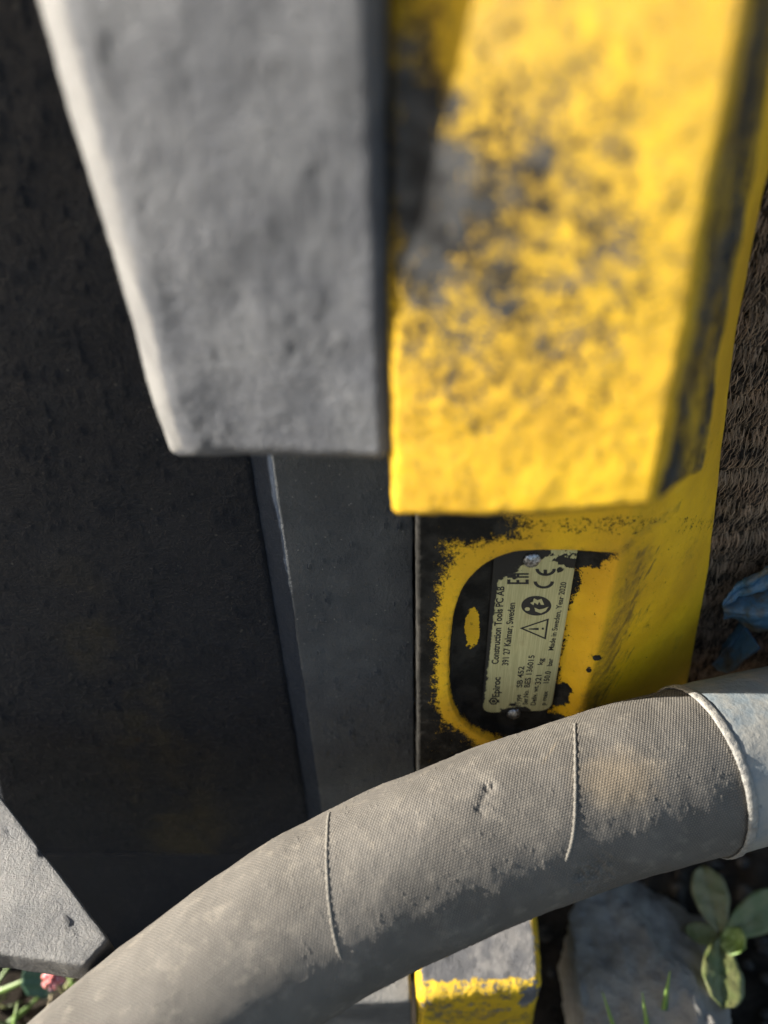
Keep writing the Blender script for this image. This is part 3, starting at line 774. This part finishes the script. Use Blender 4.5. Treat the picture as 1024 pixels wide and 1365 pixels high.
# ================================================================== stones, plant, grass
m_stone = steel('grey_stone', (.29, .27, .235), (.50, .475, .43), dust=(.48, .47, .46), dust_amt=.8, rough=.85, sc=34, bump=.004, speck=.9, spec=.2)
def stone(name, c0, r, seed, mat, flatten=.6, lvl=5, rough=.3):
    bm = bmesh.new(); bmesh.ops.create_icosphere(bm, subdivisions=lvl, radius=1)
    me = bpy.data.meshes.new(name); bm.to_mesh(me); bm.free()
    c = co_of(me); rs = np.random.default_rng(seed); l = np.ones(len(c)) * 1.0
    for _ in range(18):                          # planar breaks
        n_ = rs.normal(size=3); n_ /= np.linalg.norm(n_); h_ = rs.uniform(.55, .82); dd = c @ n_
        c = c - np.maximum(dd - h_, 0)[:, None] * n_ * 1.0
    c = c * (1 + fbm(c, 2.2, 4, seed) * rough * .45)[:, None] * (1 + fbm(c, 9, 5, seed + 1, .7) * .20)[:, None]
    c = c * np.array([r[0], r[1], r[2]]) + np.array(c0); set_co(me, c)
    return link(name, me, mat)
sp = PZ(853, 1278, .035)
o = stone('stone', (sp[0] + .001, sp[1] - .002, .014), (.058, .068, .044), 5, m_stone, lvl=6); tag(o, 'large rough grey stone on the soil under the hose', 'stone', )
sp = PZ(818, 1176, .02); m_pale = steel('pale_stone', (.25, .25, .26), (.36, .35, .34), rough=.8, sc=80, bump=.001)
o = stone('stone', (sp[0], sp[1] + .012, .012), (.016, .012, .014), 8, m_pale, lvl=4); tag(o, 'small pale stone between the large grey stone and the hose', 'stone')
sp = PZ(893, 1212, .01)
# loose soil crumbs
bm = bmesh.new()
for i in range(420):
    x, y = rng.uniform(.02, .30), rng.uniform(.02, .33); r_ = rng.uniform(.0012, .0048) * (1.6 if i % 17 == 0 else 1)
    mt = Matrix.Translation((x, y, ground_z(x, y) + r_ * .3)) @ Matrix.Diagonal((r_ * rng.uniform(.8, 1.4), r_, r_ * .8, 1))
    rv = bmesh.ops.create_icosphere(bm, subdivisions=1, radius=1, matrix=mt)
    for v_ in rv['verts']: v_.co += Vector(rng.normal(0, r_ * .14, 3))
me = bpy.data.meshes.new('soil_crumbs'); bm.to_mesh(me); bm.free()
o = link('soil_crumbs', me, steel('crumb', (.03, .026, .022), (.085, .078, .07), dust=(.25, .23, .2), dust_amt=.4, rough=.9, sc=60, bump=.001, spec=.1)); o['kind'] = 'stuff'
tag(o, 'dark crumbs of soil and grit around the stone', 'soil', kind='stuff')

def leafmat(name, c, c2, sc=120):
    m, t, b = newmat(name); g = T(t)
    g.lk(g.mix(g.ramp(g.noise(sc, 5, .6), .35, .65), c, c2), b.inputs['Base Color']); b.inputs['Roughness'].default_value = .45
    g.lk(g.bump(g.noise(sc * 4, 3), .0006), b.inputs['Normal'])
    return m
def leaf(name, base, tip, w, mat, parent, up=(0, -.5, .8), cup=.07, n=14, m_=9, shape=.9):
    base, tip = np.array(base), np.array(tip); ax = tip - base; Ln = np.linalg.norm(ax); axn = ax / Ln
    up = np.array(up); up = up - (up @ axn) * axn; up /= np.linalg.norm(up); sd2 = np.cross(axn, up); vs = []
    for i in range(n):
        t_ = i / (n - 1); wid = w * (math.sin(math.pi * min(1, max(0, t_)) ** shape) ** .55 if 0 < t_ < 1 else .02) + .0006
        if t_ < .18: wid *= .35 + t_ * 3.6
        for k in range(m_):
            s_ = k / (m_ - 1) * 2 - 1
            z_ = cup * w * (s_ * s_) - .10 * Ln * (t_ - .3) ** 2 + (.03 * w * math.sin(t_ * 22 + s_ * 3))
            if k == m_ // 2: z_ -= .05 * w
            vs.append(base + ax * t_ + sd2 * wid * s_ * .5 + up * z_)
    me = mesh_np(name, np.array(vs), grid_quads(m_, n)); o = keep(link(name, me, mat), parent)
    md = o.modifiers.new('t', 'SOLIDIFY'); md.thickness = .0005; return o
m_l1 = leafmat('leaf_dull', (.17, .17, .065), (.21, .19, .09)); m_l2 = leafmat('leaf_fresh', (.16, .25, .05), (.20, .28, .11)); m_l3 = leafmat('leaf_deep', (.10, .135, .04), (.15, .155, .06)); m_stem = leafmat('red_stem', (.12, .055, .04), (.09, .08, .04))
ZL = .045
pb = PZ(960, 1248, ZL); plant = thing('seedling', 'small broad-leaved green seedling right of the large stone', 'plant', (float(pb[0]), float(pb[1]), 0))
leaf('leaf', pb, PZ(938, 1154, ZL + .012), .0175, m_l1, plant, shape=1.45); leaf('leaf', pb, PZ(966, 1342, ZL + .004), .0190, m_l3, plant, shape=1.45)
leaf('leaf', pb + np.array([0, 0, .002]), PZ(992, 1262, ZL + .012), .0125, m_l2, plant, shape=1.3); leaf('leaf', pb, PZ(1048, 1195, ZL + .002), .017, m_l3, plant, shape=1.45); leaf('leaf', pb - np.array([0, 0, .002]), PZ(914, 1238, ZL - .002), .009, m_l3, plant)
def bar(name, a, b_, r0, r1, mat, parent, n=8, steps=10, sag=0.):
    a, b_ = np.array(a, float), np.array(b_, float); t_ = (b_ - a) / np.linalg.norm(b_ - a); u = np.cross(t_, [0.3, .9, .1]); u /= np.linalg.norm(u); w_ = np.cross(t_, u); vs = []
    for i in range(steps):
        f = i / (steps - 1); q = a + (b_ - a) * f + np.array([0, 0, sag * math.sin(math.pi * f)]); r_ = r0 + (r1 - r0) * f
        vs += [q + r_ * (math.cos(k) * u + math.sin(k) * w_) for k in np.linspace(0, 2 * math.pi, n, endpoint=False)]
    return keep(link(name, mesh_np(name, np.array(vs), grid_quads(n, steps, True)), mat, None), parent)
bar('stem', (pb[0] + .004, pb[1] + .006, 0), pb + np.array([0, 0, .002]), .0018, .0012, m_stem, plant)

m_grass = leafmat('grass_green', (.13, .22, .04), (.18, .26, .07)); m_straw = leafmat('straw', (.36, .30, .18), (.25, .20, .12))
def blade(base, tip, w, mat, parent, bend=.006, n=9):
    base, tip = np.array(base, float), np.array(tip, float); ax = tip - base; s_ = np.cross(ax, [.1, .8, -.6]); s_ /= np.linalg.norm(s_); vs = []
    bd = np.cross(ax, s_); bd /= np.linalg.norm(bd)
    for i in range(n):
        t_ = i / (n - 1); q = base + ax * t_ + bd * bend * math.sin(math.pi * t_); ww = w * (1 - t_ ** 2.2) * .5 + .00015
        vs += [q - s_ * ww, q + bd * ww * .35, q + s_ * ww]
    o = keep(link('blade', mesh_np('blade', np.array(vs), grid_quads(3, n)), mat), parent)
    md = o.modifiers.new('t', 'SOLIDIFY'); md.thickness = .0003; return o
tb = PZ(860, 1430, .0); tuft = thing('grass_tuft', 'three thin green grass blades in front of the large stone', 'grass', (float(tb[0]), float(tb[1]), 0))
blade(PZ(842, 1440, 0), PZ(803, 1322, .065), .0030, m_grass, tuft); blade(PZ(870, 1440, 0), PZ(856, 1322, .07), .0032, m_grass, tuft, .002); blade(PZ(880, 1440, 0), PZ(893, 1294, .075), .0034, m_grass, tuft, -.003)

# sunlit grass and flower low on the left
tb = PZ(-10, 1400, .0); tuft2 = thing('grass_tuft', 'sunlit grass and straw in the lower left corner beside the hose', 'grass', (float(tb[0]), float(tb[1]), 0))
blade(PZ(8, 1460, .0), PZ(-4, 1300, .05), .009, m_grass, tuft2); blade(PZ(-40, 1330, .0), PZ(62, 1292, .03), .004, m_grass, tuft2); blade(PZ(30, 1420, 0), PZ(24, 1335, .03), .004, m_grass, tuft2)
for i in range(60):
    x, y = rng.uniform(-60, 150), rng.uniform(1310, 1480); a_ = PZ(x, y, .002); an_ = rng.uniform(0, 6.28); l_ = rng.uniform(.012, .035)
    blade(a_, a_ + np.array([math.cos(an_) * l_, math.sin(an_) * l_, rng.uniform(.003, .02)]), rng.uniform(.0012, .0035), random.choice([m_grass, m_straw, m_straw, m_l3]), tuft2, .002, 6)
leafb = PZ(20, 1330, .01)
m_pink, t, b = newmat('pink_petal'); g = T(t)
g.lk(g.mix(g.ramp(g.noise(300, 3), .4, .6), (.75, .42, .45), (.80, .24, .20)), b.inputs['Base Color']); b.inputs['Roughness'].default_value = .5
fb = PZ(72, 1303, .055); flower = thing('flower', 'small pink flower head tucked between gusset plate and hose', 'flower', (float(fb[0]), float(fb[1]), 0))
for i in range(16):
    a_ = i * 2.399; e_ = math.acos(1 - 1.5 * (i + .5) / 16); d_ = np.array([math.sin(e_) * math.cos(a_), math.sin(e_) * math.sin(a_), math.cos(e_)])
    leaf('petal', fb, fb + d_ * .0052, .0034, m_pink, flower, up=(d_[1], -d_[0] + .3, .6), cup=.3, n=6, m_=5)
bar('stem', (fb[0] - .004, fb[1] + .004, 0), fb, .0008, .0007, m_stem, flower)
leaf('leaf', PZ(60, 1330, .02), PZ(45, 1282, .04), .016, leafmat('leaf_bluegreen', (.05, .11, .07), (.07, .13, .08)), flower)
